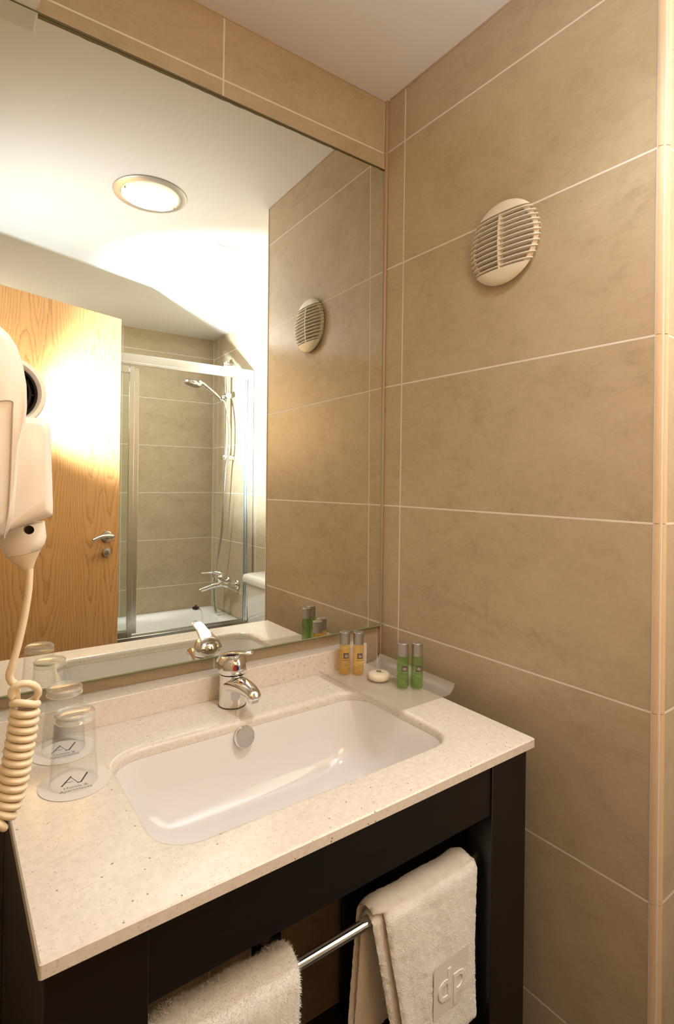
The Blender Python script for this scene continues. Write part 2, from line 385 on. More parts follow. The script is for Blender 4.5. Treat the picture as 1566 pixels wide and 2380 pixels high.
grid_loops(bm, A, False); obj('worn_edge', bm, simple('worn_silver', lin(104,90,62), 0.35, 0.2), mi, smooth=False, label='dark strip of worn silvering along the top edge')
bm = nbm(); A = []
for i in range(61):
    x = -0.785+0.780*i/60; d = 0.0105-0.0065*i/60
    A.append([Vector((x, -0.0006, 1.1605-d*.38)), Vector((x, -0.0006, 1.1605-d*.38-0.0012-rnd_.uniform(0, .0006)))])
grid_loops(bm, A, False); obj('edge_dark_band', bm, simple('edge_green', lin(58,60,36), 0.2), mi, smooth=False)  # thin dark green band within the worn top edge
bm = nbm(); box(bm, -0.99, -0.004, -0.0003, 0.0035, 0.0, 0.0022); obj('bevel', bm, simple('bevel_glass', lin(150,150,112), 0.15), mi, smooth=False)
bm = nbm(); box(bm, -0.0085, -0.0045, -0.0004, 0.0, 0.0, 1.159); obj('side_bevel', bm, MATS['bevel_glass'], mi, smooth=False)

# ------------------------------------------------------------------ ceiling light
cl = thing('ceiling_light', 'round recessed ceiling downlight with satin ring and lit frosted glass', 'lamp', (-0.373, -0.797, ZC))
bm = nbm(); lathe(bm, [(0.094, 0.0), (0.094, -0.004), (0.098, -0.007), (0.112, -0.006), (0.119, -0.003), (0.120, 0.0)], 64, cap0=False, cap1=False)
obj('ring', bm, simple('ring_metal', lin(196,190,180), 0.35, 0.6), cl)
bm = nbm(); lathe(bm, [(0.0, -0.010), (0.088, -0.010), (0.092, -0.008), (0.093, -0.001)], 64, cap0=False, cap1=False); obj('diffuser', bm, T_LIT, cl)
for a in (0.55, 0.55+PI):
    bm = nbm(); cyl(bm, (0.090*math.cos(a+2.35), 0.090*math.sin(a+2.35), -0.014), (0.090*math.cos(a+2.35), 0.090*math.sin(a+2.35), -0.004), 0.0022, 8); obj('clip', bm, simple('brass', (0.5,0.35,0.1,1), 0.3, 1) if 'brass' not in MATS else MATS['brass'], cl)

# ------------------------------------------------------------------ vent on the right wall
vt = thing('air_vent', 'round ivory slatted air vent on the tiled wall', 'vent', (0.0, -0.360, 1.777), 0)
R_ = 0.0835
def dome(r): return 0.006+0.017*math.sqrt(max(0, 1-(r/R_)**2))
VM = Matrix(((0, 0, -1), (1, 0, 0), (0, 1, 0))).to_4x4()      # local (a, b, c) -> (-c, a, b): a along wall, b up, c outward
bm = nbm(); lathe(bm, [(0.069, 0.0), (0.069, 0.007), (0.072, 0.008), (0.076, 0.004), (0.077, 0.0)], 56, VM, False, False); obj('frame', bm, T_VENT, vt)
bm = nbm(); lathe(bm, [(0.0, 0.0085), (0.050, 0.0075), (0.069, 0.004)], 40, VM, False, False); obj('filter', bm, T_FLANEL, vt, label='grey dusty filter fabric')
for k in range(11):
    b0 = -0.0495+k*0.0101; hl = math.sqrt(R_**2-b0**2); N = 16
    top = [(-hl+2*hl*i/N, max(0.003, dome(math.hypot(-hl+2*hl*i/N, b0)))) for i in range(N+1)]
    low = [(a*0.985, max(0.001, c-0.009)) for a, c in top[::-1]]
    bm = nbm(); Mx = VM @ Matrix(((1, 0, 0, 0), (0, 0, 1, b0), (0, 1, 0, 0), (0, 0, 0, 1)))
    prism(bm, top+low, Mx, 0.0017); obj('slat', bm, T_VENT, vt)
bm = nbm(); zz_ = [(-0.056+0.112*i/14) for i in range(15)]
prism(bm, [(b, dome(abs(b))-0.001) for b in zz_]+[(b, 0.004) for b in zz_[::-1]], VM @ Matrix(((0, 0, 1, -0.0022), (1, 0, 0, 0), (0, 1, 0, 0), (0, 0, 0, 1))), 0.0044); obj('spine', bm, T_VENT, vt)
for sgn in (1, -1):
    bm = nbm(); b1 = 0.0565 if sgn > 0 else 0.0545; loops = []
    for i in range(9):
        b = b1+(R_-b1)*math.sin(PI/2*i/8); hl = math.sqrt(max(1e-8, R_**2-b*b))
        loops.append([VM @ Vector((-hl+2*hl*j/14, sgn*b, 0.002+dome(math.hypot(-hl+2*hl*j/14, b)))) for j in range(15)])
    grid_loops(bm, loops, False)
    base_ = [VM @ Vector((-math.sqrt(R_**2-b1*b1)+2*math.sqrt(R_**2-b1*b1)*j/14, sgn*b1, 0.003)) for j in range(15)]
    grid_loops(bm, [loops[0], base_], False); bmesh.ops.remove_doubles(bm, verts=bm.verts[:], dist=1e-6)
    obj('cap', bm, T_VENT, vt)

# ------------------------------------------------------------------ counter, basin
BX, BY, BHX, BHY, BR = -0.4355, -0.2740, 0.2530, 0.1330, 0.052
N_ = 12
ct = None
bm = nbm()
x0, x1, y0, y1 = -0.8285, -0.0685, -0.4903, -0.004
def loop3(cx, cy, hx, hy, r, z): return [Vector((a, b, z)) for a, b in rrect(cx, cy, hx, hy, r, N_)]
ocx, ocy, ohx, ohy = (x0+x1)/2, (y0+y1)/2, (x1-x0)/2, (y1-y0)/2
outer = [loop3(ocx, ocy, ohx-0.002, ohy-0.002, 0.002, ZT-0.017), loop3(ocx, ocy, ohx, ohy, 0.003, ZT-0.0150), loop3(ocx, ocy, ohx, ohy, 0.003, ZT-0.0018), loop3(ocx, ocy, ohx-0.0018, ohy-0.0018, 0.002, ZT)]
inner = []
for i in range(7):
    a = PI/2*i/6; e = 0.010*(1-math.sin(a)); inner.append(loop3(BX, BY, BHX+e, BHY+e, BR+e, ZT-0.010*(1-math.cos(a))))
inner.append(loop3(BX, BY, BHX, BHY, BR, ZT-0.0172))
Ro = grid_loops(bm, outer); Ri = grid_loops(bm, inner)
n = len(Ro[0])
for i in range(n):
    j = (i+1) % n
    bm.faces.new((Ro[-1][i], Ro[-1][j], Ri[0][j], Ri[0][i]))
    bm.faces.new((Ro[0][j], Ro[0][i], Ri[-1][i], Ri[-1][j]))
ct = obj('countertop', bm, T_QUARTZ, rotz=CA, angle=30); tag(ct, 'speckled cream quartz countertop with undermounted basin cutout', 'countertop')
# backsplash: wedge that closes to the wall
bm = nbm(); prof = []
for x in (-0.8245, -0.0657):
    yb = W0 + (x*math.sin(WA)) - (x*math.sin(CA)) - 0.0015; z = 0.8995
    prof.append([Vector((x, -0.0259, ZT+0.0003)), Vector((x, -0.0259, z-0.001)), Vector((x, -0.0249, z)), Vector((x, yb, z)), Vector((x, yb, ZT+0.0003))])
grid_loops(bm, prof, True, True, True)
bsp = obj('backsplash', bm, T_QUARTZ, rotz=CA, smooth=False); tag(bsp, 'low cream quartz backsplash strip behind the chrome faucet', 'backsplash')
# basin
bs = thing('basin', 'white ceramic undermount rectangular wash basin with chrome overflow cap', 'basin', K(BX, BY, ZT-0.0176), CA)
bm = nbm(); prof = [(1.035, 0.0), (1.0, 0.0), (0.985, -0.010), (0.965, -0.045), (0.93, -0.085), (0.86, -0.112), (0.74, -0.126), (0.5, -0.132), (0.10, -0.136)]
loops = [[Vector((a, b, z)) for a, b in rrect(0, 0, BHX*s, BHY*(s if s > .9 else s*0.98), min(BR*(1+(1-s)*1.2), BHY*s*0.95), N_)] for s, z in prof]
loops2 = [[Vector((a, b, z)) for a, b in rrect(0, 0, BHX*s+0.008, BHY*s+0.008, min(BR*(1+(1-s)*1.2), BHY*s*0.95), N_)] for s, z in [(1.035, -0.004), (1.0, -0.02), (0.96, -0.09), (0.8, -0.13), (0.3, -0.146)]]
grid_loops(bm, loops, True, False, True); grid_loops(bm, loops2, True, False, True)
obj('bowl', bm, T_BASIN, bs, angle=60)
bm = nbm(); OM = aim((-0.018, BHY*0.965-0.005, -0.0095), (0, -1, 0.18)); lathe(bm, [(0.0, -0.008), (0.017, -0.008), (0.0195, -0.004), (0.0195, 0.001), (0.018, 0.0035), (0.0, 0.004)], 32, OM, False, False)
OM2 = Matrix.Translation((0, 0, 0))
obj('overflow_cap', bm, simple('cap_chrome', (0.86,0.85,0.84,1), 0.22, 1.0), bs, label='round chrome overflow cap')
bm = nbm(); lathe(bm, [(0.0, 0.004), (0.018, 0.004), (0.022, 0.001), (0.023, -0.004)], 28, Matrix.Translation((0, 0, -0.136)), False, False); obj('drain', bm, T_CHROME, bs)

# ------------------------------------------------------------------ vanity stand
va = thing('vanity_stand', 'dark wenge open vanity stand under the counter with chrome towel rail', 'vanity', K(0, 0, ZF), CA)
ZB = ZT-0.0180-ZF
LW0, LW1 = -0.162, -0.069
bm = nbm(); box(bm, -0.7237, LW0, -0.470, -0.452, 0.742-ZF, ZB, 0.001, 1); obj('apron', bm, T_WENGE, va)
bm = nbm(); box(bm, LW0, LW1, -0.4735, -0.425, 0, ZB, 0.0012, 1); obj('leg', bm, T_WENGE, va)
bm = nbm(); box(bm, -0.8225, -0.7237, -0.4735, -0.425, 0, ZB, 0.0012, 1); obj('leg', bm, T_WENGE, va)
bm = nbm(); box(bm, -0.120, LW1, -0.095, -0.008, 0, ZB, 0.0012, 1); obj('leg', bm, T_WENGE, va)
bm = nbm(); box(bm, -0.8225, -0.7650, -0.095, -0.008, 0, ZB, 0.0012, 1); obj('leg', bm, T_WENGE, va)
bm = nbm(); box(bm, -0.095, LW1-0.001, -0.425, -0.095, 0.0, ZB, 0.001, 1); obj('side_panel', bm, T_WENGE, va)
bm = nbm(); box(bm, -0.8215, -0.797, -0.425, -0.095, 0.0, ZB, 0.001, 1); obj('side_panel', bm, T_WENGE, va)
bm = nbm(); box(bm, -0.765, -0.120, -0.040, -0.020, ZB-0.09, ZB, 0.001, 1); obj('back_rail', bm, T_WENGE, va)
RY, RZ = -0.430, 0.6460
bm = nbm(); cyl(bm, (-0.7237, RY, RZ-ZF), (LW0, RY, RZ-ZF), 0.0075, 24); obj('towel_rail', bm, T_CHROME, va, label='chrome towel rail')
for xx, d in ((LW0, -1), (-0.7237, 1)):
    bm = nbm(); cyl(bm, (xx, RY, RZ-ZF), (xx+d*0.006, RY, RZ-ZF), 0.013, 24); obj('rail_flange', bm, T_CHROME, va)
# drain trap below the basin
tp = thing('drain_trap', 'chrome drain pipe and bottle trap under the basin', 'pipe', K(-0.435, -0.20, 0.43), CA)
bm = nbm(); lathe(bm, [(0.016, 0.24), (0.016, 0.12), (0.019, 0.118), (0.019, 0.108), (0.016, 0.106), (0.016, 0.06)], 24, None); obj('tailpiece', bm, T_CHROME, tp)
bm = nbm(); lathe(bm, [(0.016, 0.07), (0.030, 0.066), (0.030, 0.01), (0.024, 0.0)], 28, None); obj('trap_cup', bm, T_CHROME, tp)
bm = nbm(); cyl(bm, (0, 0.02, 0.045), (0, 0.205, 0.045), 0.015, 20); obj('outlet', bm, T_CHROME, tp)

# ------------------------------------------------------------------ faucet
fa = thing('basin_faucet', 'chrome single-lever basin faucet standing behind the basin', 'faucet', K(-0.4390, -0.0660, ZT+0.0002), CA)
bm = nbm(); lathe(bm, [(0.0255, 0), (0.0262, 0.0015), (0.0262, 0.004), (0.0255, 0.030), (0.0253, 0.055), (0.0258, 0.060), (0.0262, 0.062)], 48); obj('body', bm, T_CHROME, fa)
bm = nbm(); lathe(bm, [(0.0255, -0.0001), (0.0272, 0.0), (0.0272, 0.0014), (0.0262, 0.0018)], 48, None, False, False); obj('base_ring', bm, simple('dark_gasket', (0.10,0.09,0.08,1), 0.4), fa)
bm = nbm()
sp = [(0, -0.010, 0.042), (0, -0.028, 0.0465), (0, -0.050, 0.0495), (0, -0.072, 0.0500), (0, -0.089, 0.0475), (0, -0.098, 0.0425)]
P = spline(sp, 6); L_ = []
for i, p in enumerate(P):
    t = i/(len(P)-1); wx = 0.0125*(1-t)**1.3+0.0122; hz = 0.0075*(1-t)+0.0085 if t < .93 else 0.0085*max(0.25, (1-t)/0.07)
    if t >= .93: wx = 0.0122*max(0.45, ((1-t)/0.07)**0.5)
    L_.append([p+Vector((wx*math.cos(2*PI*k/24), 0, hz*math.sin(2*PI*k/24))) for k in range(24)])
grid_loops(bm, L_, True, True, True); obj('spout', bm, T_CHROME, fa, angle=70)
bm = nbm(); lathe(bm, [(0.0100, 0.0), (0.0112, 0.001), (0.0112, 0.008), (0.010, 0.012)], 28, Matrix.Translation((0, -0.0865, 0.0335))); obj('aerator', bm, T_CHROME, fa)
bm = nbm(); lathe(bm, [(0.0262, 0.0635), (0.0285, 0.0650), (0.0290, 0.071), (0.0284, 0.080), (0.0258, 0.088), (0.0205, 0.0940), (0.011, 0.0975), (0.0, 0.0985)], 48, cap1=False)
for v in bm.verts:                                               # the head leans back and is cut flat in front
    v.co.y += (v.co.z-0.064)*0.08; v.co.z += max(0, -v.co.y)*0.35*max(0, (v.co.z-0.075)/0.025) 
obj('lever_head', bm, T_CHROME, fa, angle=60)
bm = nbm(); LP = spline([(0, 0.026, 0.080), (0, 0.016, 0.0935), (0, -0.006, 0.1025), (0, -0.034, 0.1105), (0, -0.060, 0.1165), (0, -0.076, 0.1185)], 6); L_ = []
for i, p in enumerate(LP):
    t = i/(len(LP)-1); wx = 0.0185*(1-t)**1.1+0.0065+0.003*math.sin(PI*max(0, (t-.6)/.4)); hz = 0.0026+0.004*(1-t)**2
    if t > .92: wx *= max(.35, 1-((t-.92)/.08)**2*.6); hz *= max(.4, 1-(t-.92)/.08*.5)
    if i == 0: wx *= .5; hz *= .5
    L_.append([p+Vector((wx*math.cos(2*PI*k/20), 0, hz*math.sin(2*PI*k/20))) for k in range(20)])
grid_loops(bm, L_, True, True, True); obj('lever', bm, T_CHROME, fa, angle=70)
for sg, mt_, nm in ((-1, T_RED, 'hot_mark'), (1, T_BLUE, 'cold_mark')):
    bm = nbm(); c_ = Vector((-0.006, -0.0275, 0.0790)); Mx = aim(c_, (-0.22, -1, 0.0)); A = []
    poly = [(0, 0)]+[(0.0055*math.cos(PI*i/10-PI/2), 0.0055*math.sin(PI*i/10-PI/2)) for i in range(11)]
    # local x of aim may flip: build in explicit frame
    ax = Vector((1, -0.22, 0)).normalized(); az = Vector((0, 0, 1)); an = Vector((-0.22, -1, 0)).normalized()
    V0 = [bm.verts.new(c_+ax*(sg*max(0, a))+az*b+an*0.001) for a, b in poly[1:]]; V1 = [bm.verts.new(c_+ax*(sg*max(0, a))+az*b-an*0.003) for a, b in poly[1:]]
    bm.faces.new(V0); bm.faces.new(V1[::-1]); m_ = len(V0)
    for i in range(m_): bm.faces.new((V0[i], V0[(i+1) % m_], V1[(i+1) % m_], V1[i]))
    obj(nm, bm, mt_, fa, smooth=False, label='red half of the temperature dot' if sg < 0 else 'blue half of the temperature dot')

# ------------------------------------------------------------------ glasses on coasters
def tumbler(x, y, label):
    g_ = thing('drinking_glass', label, 'glass', K(x, y, ZT+0.0014), CA, 'upturned glasses by the basin')
    bm = nbm()
    lathe(bm, [(0.0306, 0.0010), (0.0312, 0.0), (0.0320, 0.0008), (0.0318, 0.010), (0.0268, 0.090), (0.0250, 0.090), (0.0302, 0.012), (0.0306, 0.0010)], 64, cap0=False, cap1=False)
    bmesh.ops.remove_doubles(bm, verts=bm.verts[:], dist=1e-6)
    obj('wall', bm, T_GLASS, g_, angle=50)
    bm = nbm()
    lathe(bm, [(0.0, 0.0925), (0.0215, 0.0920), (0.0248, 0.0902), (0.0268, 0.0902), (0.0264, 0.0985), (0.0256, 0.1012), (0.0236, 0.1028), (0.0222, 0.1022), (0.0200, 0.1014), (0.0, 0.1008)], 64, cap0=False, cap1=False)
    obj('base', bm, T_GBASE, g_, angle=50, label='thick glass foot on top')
    bm = nbm(); lathe(bm, [(0.0262, 0.0965), (0.0270, 0.0985), (0.0262, 0.1005)], 64, cap0=False, cap1=False); obj('foot_ring', bm, T_CHROMEISH, g_, angle=80)
    return g_
tumbler(-0.7450, -0.1880, 'upturned clear drinking glass on the front coaster, nearer the counter edge')
tumbler(-0.7400, -0.0770, 'upturned clear drinking glass on the rear coaster, beside the backsplash')
def coaster(x, y, label):
    c = thing('paper_coaster', label, 'coaster', K(x, y, ZT+0.0002), CA-0.12, 'printed coasters under the glasses')
    bm = nbm(); lathe(bm, [(0.0, 0.0), (0.0475, 0.0), (0.0480, 0.0003), (0.0480, 0.0008), (0.0, 0.0010)], 64, cap0=False, cap1=False); obj('card', bm, T_PAPER, c, smooth=False)
    bm = nbm(); z = 0.00105
    def stroke(pts, w_):
        for (ax_, ay_), (bx_, by_) in zip(pts, pts[1:]):
            d = Vector((bx_-ax_, by_-ay_, 0)); nn = Vector((-d.y, d.x, 0)).normalized()*w_/2; d.normalize(); e = d*w_*0.3
            q = [Vector((ax_, ay_, z))-e+nn, Vector((ax_, ay_, z))-e-nn, Vector((bx_, by_, z))+e-nn, Vector((bx_, by_, z))+e+nn]
            A = [bm.verts.new(p) for p in q]; bm.faces.new(A)
    stroke([(-0.0175, -0.0060), (-0.0045, 0.0165)], 0.0024); stroke([(-0.0055, 0.0165), (0.0035, -0.0040)], 0.0010)
    stroke([(0.0030, -0.0045), (0.0075, -0.0045), (0.0175, 0.0185)], 0.0024); stroke([(-0.0125, 0.0015), (-0.0030, 0.0015)], 0.0013)
    obj('logo', bm, T_INK, c, smooth=False, label='dark grey AV monogram')
    bm = text_bm('Hotels &', 0.0088, 0.0, M=Matrix.Translation((0.0, -0.0140, z)))
    text_bm('Apartments', 0.0088, 0.0, bm=bm, M=Matrix.Translation((0.0, -0.0220, z)))
    obj('lettering', bm, simple('grey_ink', lin(128,124,126), 0.6) if 'grey_ink' not in MATS else MATS['grey_ink'], c, smooth=False, label='thin grey words Hotels & Apartments')
coaster(-0.7435, -0.1890, 'white round paper coaster under the front upturned glass')
coaster(-0.7400, -0.0790, 'white round paper coaster under the rear upturned glass')

# ------------------------------------------------------------------ amenities tray, bottles, soap
tr = tag(obj('amenity_tray', nbm(), None), 'frosted acrylic tray with upturned sides holding bottles and soap', 'tray')
bm = nbm(); prof = [(-0.092, 0.0095), (-0.088, 0.0060), (-0.082, 0.0022), (-0.074, 0.0004), (-0.04, 0), (0.04, 0), (0.072, 0.0004), (0.080, 0.003), (0.086, 0.009), (0.0905, 0.0165)]
loops = []
for y in [0.120, 0.1185, 0.114, -0.114, -0.1185, -0.120]:
    s_ = {0.120: 0.965, 0.1185: 0.99}.get(abs(y), 1.0)
    loops.append([Vector((a*s_, y, z)) for a, z in prof]+[Vector((a*s_, y, z+0.0028)) for a, z in prof[::-1]])
grid_loops(bm, loops, True, True, True); bm.to_mesh(tr.data); bm.free(); tr.data.materials.append(T_FROST)
for p_ in tr.data.polygons: p_.use_smooth = True
tr.data.set_sharp_from_angle(angle=math.radians(40))
tr.location = K(-0.122, -0.158, ZT+0.0006); tr.rotation_euler = (0, 0, CA+0.0)
ZTR = ZT+0.0036
def bottle(x, y, liquid, label, group, yaw, filled=0.070):
    b = thing('toiletry_bottle', label, 'bottle', K(x, y, ZTR), CA+yaw, group)
    bm = nbm(); lathe(bm, [(0.0, 0.0012), (0.008, 0.0006), (0.0105, 0.0), (0.0122, 0.002), (0.0126, 0.004), (0.0126, 0.062), (0.0118, 0.066), (0.0090, 0.0675), (0.0090, 0.072)], 36, cap0=False, cap1=True); obj('body', bm, liquid, b)
    bm = nbm(); lathe(bm, [(0.0095, 0.0672), (0.0118, 0.0672), (0.0118, 0.0935), (0.0108, 0.0945), (0.0, 0.0945)], 36, cap0=False, cap1=False); obj('screw_cap', bm, MATS.get('satin_cap') or simple('satin_cap', lin(172,166,160), 0.38, 0.75), b, label='satin silver screw cap')
    def wrap(bm2, r):
        for v in bm2.verts:
            a = v.co.x/r; v.co = Vector((r*math.sin(a), -r*math.cos(a), v.co.y))
    bm = nbm(); q = 0.0066
    for i in range(6):
        V = [bm.verts.new(Vector((-q+2*q*(i+s), t_, 0))) for s, t_ in ((0, 0.036), (1/6*1, 0.036), (1/6*1, 0.0492), (0, 0.0492))] if False else None
    V = [[bm.verts.new(Vector((-q+2*q*i/8, t_, 0))) for i in range(9)] for t_ in (0.0362, 0.0490)]
    for i in range(8): bm.faces.new((V[0][i], V[0][i+1], V[1][i+1], V[1][i]))
    wrap(bm, 0.01275); obj('label_square', bm, MATS.get('label_grey') or simple('label_grey', lin(96,84,70), 0.5), b, smooth=False, label='dark grey square label')
    bm = text_bm('dp', 0.0088, 0.0, M=Matrix.Translation((0, 0.0428, 0))); wrap(bm, 0.0129); obj('lettering', bm, MATS.get('label_white') or simple('label_white', lin(215,200,180), 0.5), b, smooth=False, label='pale dp letters')
    bm = nbm()
    for z_, hw, th in ((0.0318, 0.0095, 0.0011), (0.0228, 0.0050, 0.0006), (0.0210, 0.0040, 0.0006), (0.0090, 0.0052, 0.0006)):
        nseg = 12
        for i in range(nseg):
            if random.random() < .15: continue
            xa, xb = -hw+2*hw*i/nseg, -hw+2*hw*(i+0.78)/nseg
            V = [bm.verts.new(Vector(c)) for c in ((xa, z_, 0), (xb, z_, 0), (xb, z_+th, 0), (xa, z_+th, 0))]; bm.faces.new(V)
    wrap(bm, 0.0129); obj('small_print', bm, MATS['label_grey'], b, smooth=False)
    return b
bottle(-0.1585, -0.0600, T_AMBER, 'amber gel bottle with silver cap, left one by the backsplash', 'amber toiletry bottles', -0.35)
bottle(-0.1340, -0.0790, T_AMBER, 'amber gel bottle with silver cap, right one beside the soap', 'amber toiletry bottles', -0.35)
bottle(-0.1060, -0.1960, T_GREEN, 'green gel bottle with silver cap, left one nearest the basin', 'green toiletry bottles', -0.45)
bottle(-0.0805, -0.2130, T_GREEN, 'green gel bottle with silver cap, right one nearest the tray corner', 'green toiletry bottles', -0.45)
so = thing('soap_bar', 'round wrapped cream soap bar lying on the tray between bottles', 'soap', K(-0.1180, -0.1330, ZTR), CA-0.6)
bm = nbm(); Ls = []
for r, z in [(0.0, 0.0), (0.0195, 0.0), (0.0232, 0.002), (0.0242, 0.007), (0.0232, 0.0125), (0.020, 0.0150), (0.012, 0.0158), (0.0, 0.0160)]:
    Ls.append([Vector(((r*(1+0.010*math.sin(22*2*PI*i/88)*(z < .013 and z > .001)))*math.cos(2*PI*i/88)+(0 if r else 1e-6*math.cos(2*PI*i/88)), r*math.sin(2*PI*i/88)+(0 if r else 1e-6*math.sin(2*PI*i/88)), z)) for i in range(88)])
grid_loops(bm, Ls); obj('bar', bm, simple('soap_wrap', lin(236,222,196), 0.35), so, angle=60)
bm = nbm(); box(bm, -0.0052, 0.0052, -0.001, 0.0094, 0.0158, 0.0163); obj('label_square', bm, MATS['label_grey'], so, smooth=False, label='dark square label')
bm = text_bm('dp', 0.0085, 0.0, M=Matrix.Translation((0, 0.0044, 0.01640))); obj('lettering', bm, MATS['label_white'], so, smooth=False)
bm = nbm(); box(bm, -0.004, 0.010, -0.0046, -0.0036, 0.0158, 0.0163); obj('small_print', bm, MATS['label_grey'], so, smooth=False)

# ------------------------------------------------------------------ towels
def slab_sweep(bm, path, nrm, x_of, thick, nseg=40, amp=0.0009, seed=1, wob=0.0):
    """terry slab swept along path (y,z) with rounded edges; x_of(t) gives (x0,x1)"""
    rnd = random.Random(seed); loops = []; n = len(path)
    for i, (p, nv) in enumerate(zip(path, nrm)):
        t = i/(n-1); xa, xb = x_of(t); L = []; th = thick/2
        e = 1.0 if 0 < i < n-1 else 0.45
        cols = nseg
        for k in range(cols+1):
            s = k/cols; x = xa+(xb-xa)*s; prof_ = min(1, math.sqrt(max(0, 1-(abs(2*s-1))**14)))
            L.append((x, th*max(0.05, prof_)*e, s))
        def pt(x, h, s):
            und = wob*math.sin(s*7+t*5+seed)*(0.3+t)*0.6+wob*0.5*math.sin(s*15-t*9+seed*2)
            j = rnd.uniform(-amp, amp)
            return Vector((x+rnd.uniform(-amp, amp)*.5, p[0]+nv[0]*(h+und+j), p[1]+nv[1]*(h+und+j)))
        loops.append([pt(x, h, s) for x, h, s in L]+[pt(x, -h, s) for x, h, s in L[::-1]])
    grid_loops(bm, loops, True, True, True)
def over_bar(R, front, back, y0=RY, z0=RZ, nf=46, nb=30, lean=0.0, leanb=0.0):
    path, nr = [], []
    for i in range(nb):
        t = i/nb; path.append((y0+R+leanb*(1-t), z0-back*(1-t))); nr.append((1, 0))
    for i in range(16):
        a = PI*i/16; path.append((y0+R*math.cos(a), z0+R*math.sin(a))); nr.append((math.cos(a), math.sin(a)))
    for i in range(nf+1):
        t = i/nf; path.append((y0-R-lean*t, z0-front*t)); nr.append((-1, 0))
    return path, nr
def pile(parent, src, count, length, seed, lo=None):
    """short terry loops standing on the towel's faces"""
    rnd = random.Random(seed); me = src.data; polys = [p for p in me.polygons if lo is None or lo(p)]
    areas = [p.area for p in polys]; tot = sum(areas); vs, fs = [], []
    cum = 0; 
    for p, a in zip(polys, areas):
        k = a/tot*count; k = int(k)+(rnd.random() < k-int(k)); c = [me.vertices[i].co for i in p.vertices]
        for _ in range(k):
            u, v = rnd.random(), rnd.random()
            q = c[0].lerp(c[1], u).lerp(c[3].lerp(c[2], u), v) if len(c) == 4 else c[0]
            d = (p.normal+Vector((rnd.uniform(-.7, .7), rnd.uniform(-.7, .7), rnd.uniform(-.9, .5)))).normalized()*length*rnd.uniform(.5, 1.2)
            s_ = d.orthogonal().normalized()*0.00028; b0 = len(vs)
            vs += [q-s_, q+s_, q+d]; fs.append((b0, b0+1, b0+2))
    m = bpy.data.meshes.new('pile'); m.from_pydata(vs, [], fs); m.materials.append(T_TERRY)
    o = bpy.data.objects.new('pile', m); link(o, parent); o['kind'] = 'stuff'; return o
def towel(name, label, seed, outer_x, inner_x, R1, R2, front, back, thick, cnt, plen, wob):
    t_ = thing(name, label, 'towel', K(0, 0, 0), CA, 'hand towels over the chrome rail')
    bm = nbm(); p, nr = over_bar(R1, front, back, lean=0.006, leanb=0.012); slab_sweep(bm, p, nr, outer_x, thick, seed=seed, wob=wob)
    a = obj('outer_fold', bm, T_TERRY, t_, angle=60)
    bm = nbm(); p, nr = over_bar(R2, front*1.02, back*0.97, lean=0.004, leanb=0.016); slab_sweep(bm, p, nr, inner_x, thick*0.85, seed=seed+5, wob=wob)
    b = obj('inner_fold', bm, T_TERRY, t_, angle=60)
    pile(a, a, cnt, plen, seed); pile(b, b, cnt//3, plen, seed+1)
    return t_
# t runs from the back hem (0) over the rail to the front hem (1)
def ox(t): return (-0.375+0.045*max(0, (t-.5)/.5), -0.176+0.004*math.sin(t*6)) if t > .45 else (-0.400+0.02*t, -0.180)
def ix(t): return (-0.392+0.050*max(0, (t-.5)/.5), -0.20)
tw = towel('hand_towel', 'folded cream hand towel with debossed dp letters, at the right of the rail', 11, ox, ix, 0.0230, 0.0130, 0.232, 0.205, 0.0085, 26000, 0.0016, 0.0016)
# debossed patch and letters on its front
E_TOP = 0.0
fy = RY-0.0230-0.0043
def onfront(bm_, depth=0):
    pass
bm = nbm(); cz = 0.505; cx_ = -0.2440; hw = 0.040
G = [[bm.verts.new(Vector((cx_-hw+2*hw*i/14, fy-0.0047-0.0012*math.exp(-((i-7)/7)**2), cz-hw+2*hw*j/14))) for i in range(15)] for j in range(15)]
for j in range(14):
    for i in range(14): bm.faces.new((G[j][i], G[j][i+1], G[j+1][i+1], G[j+1][i]))
obj('emblem_patch', bm, T_TFLAT, tw, label='smooth square patch of the emblem')
TM = Matrix.Translation((cx_, fy-0.0062, cz+0.001)) @ Matrix.Rotation(PI/2, 4, 'X')
bm = text_bm('dp', 0.066, 0.0011, M=TM, weight=0.0006); obj('emblem_letters', bm, T_TERRY, tw, smooth=True, label='raised dp letters')
def ox2(t): return (-0.7225, -0.5330+0.012*math.sin(t*5)+0.030*max(0, t-.5))
tw2 = towel('hand_towel', 'thick fluffy white hand towel, at the left of the rail', 23, ox2, lambda t: (-0.715, -0.546+0.025*max(0, t-.5)), 0.0270, 0.0150, 0.30, 0.24, 0.0120, 70000, 0.0048, 0.002)

# ------------------------------------------------------------------ hair dryer at the left, near the camera
C0 = Vector((CX, CY, CZ))
DY = -0.630
dr = thing('hair_dryer', 'white wall-mounted hair dryer with black air intake and coiled cream cord', 'hair dryer', (-1.0, DY, 1.30))
def V(x, y, z): return Vector((x+1.0, y, z-1.30))                 # local from (x, dy, z)
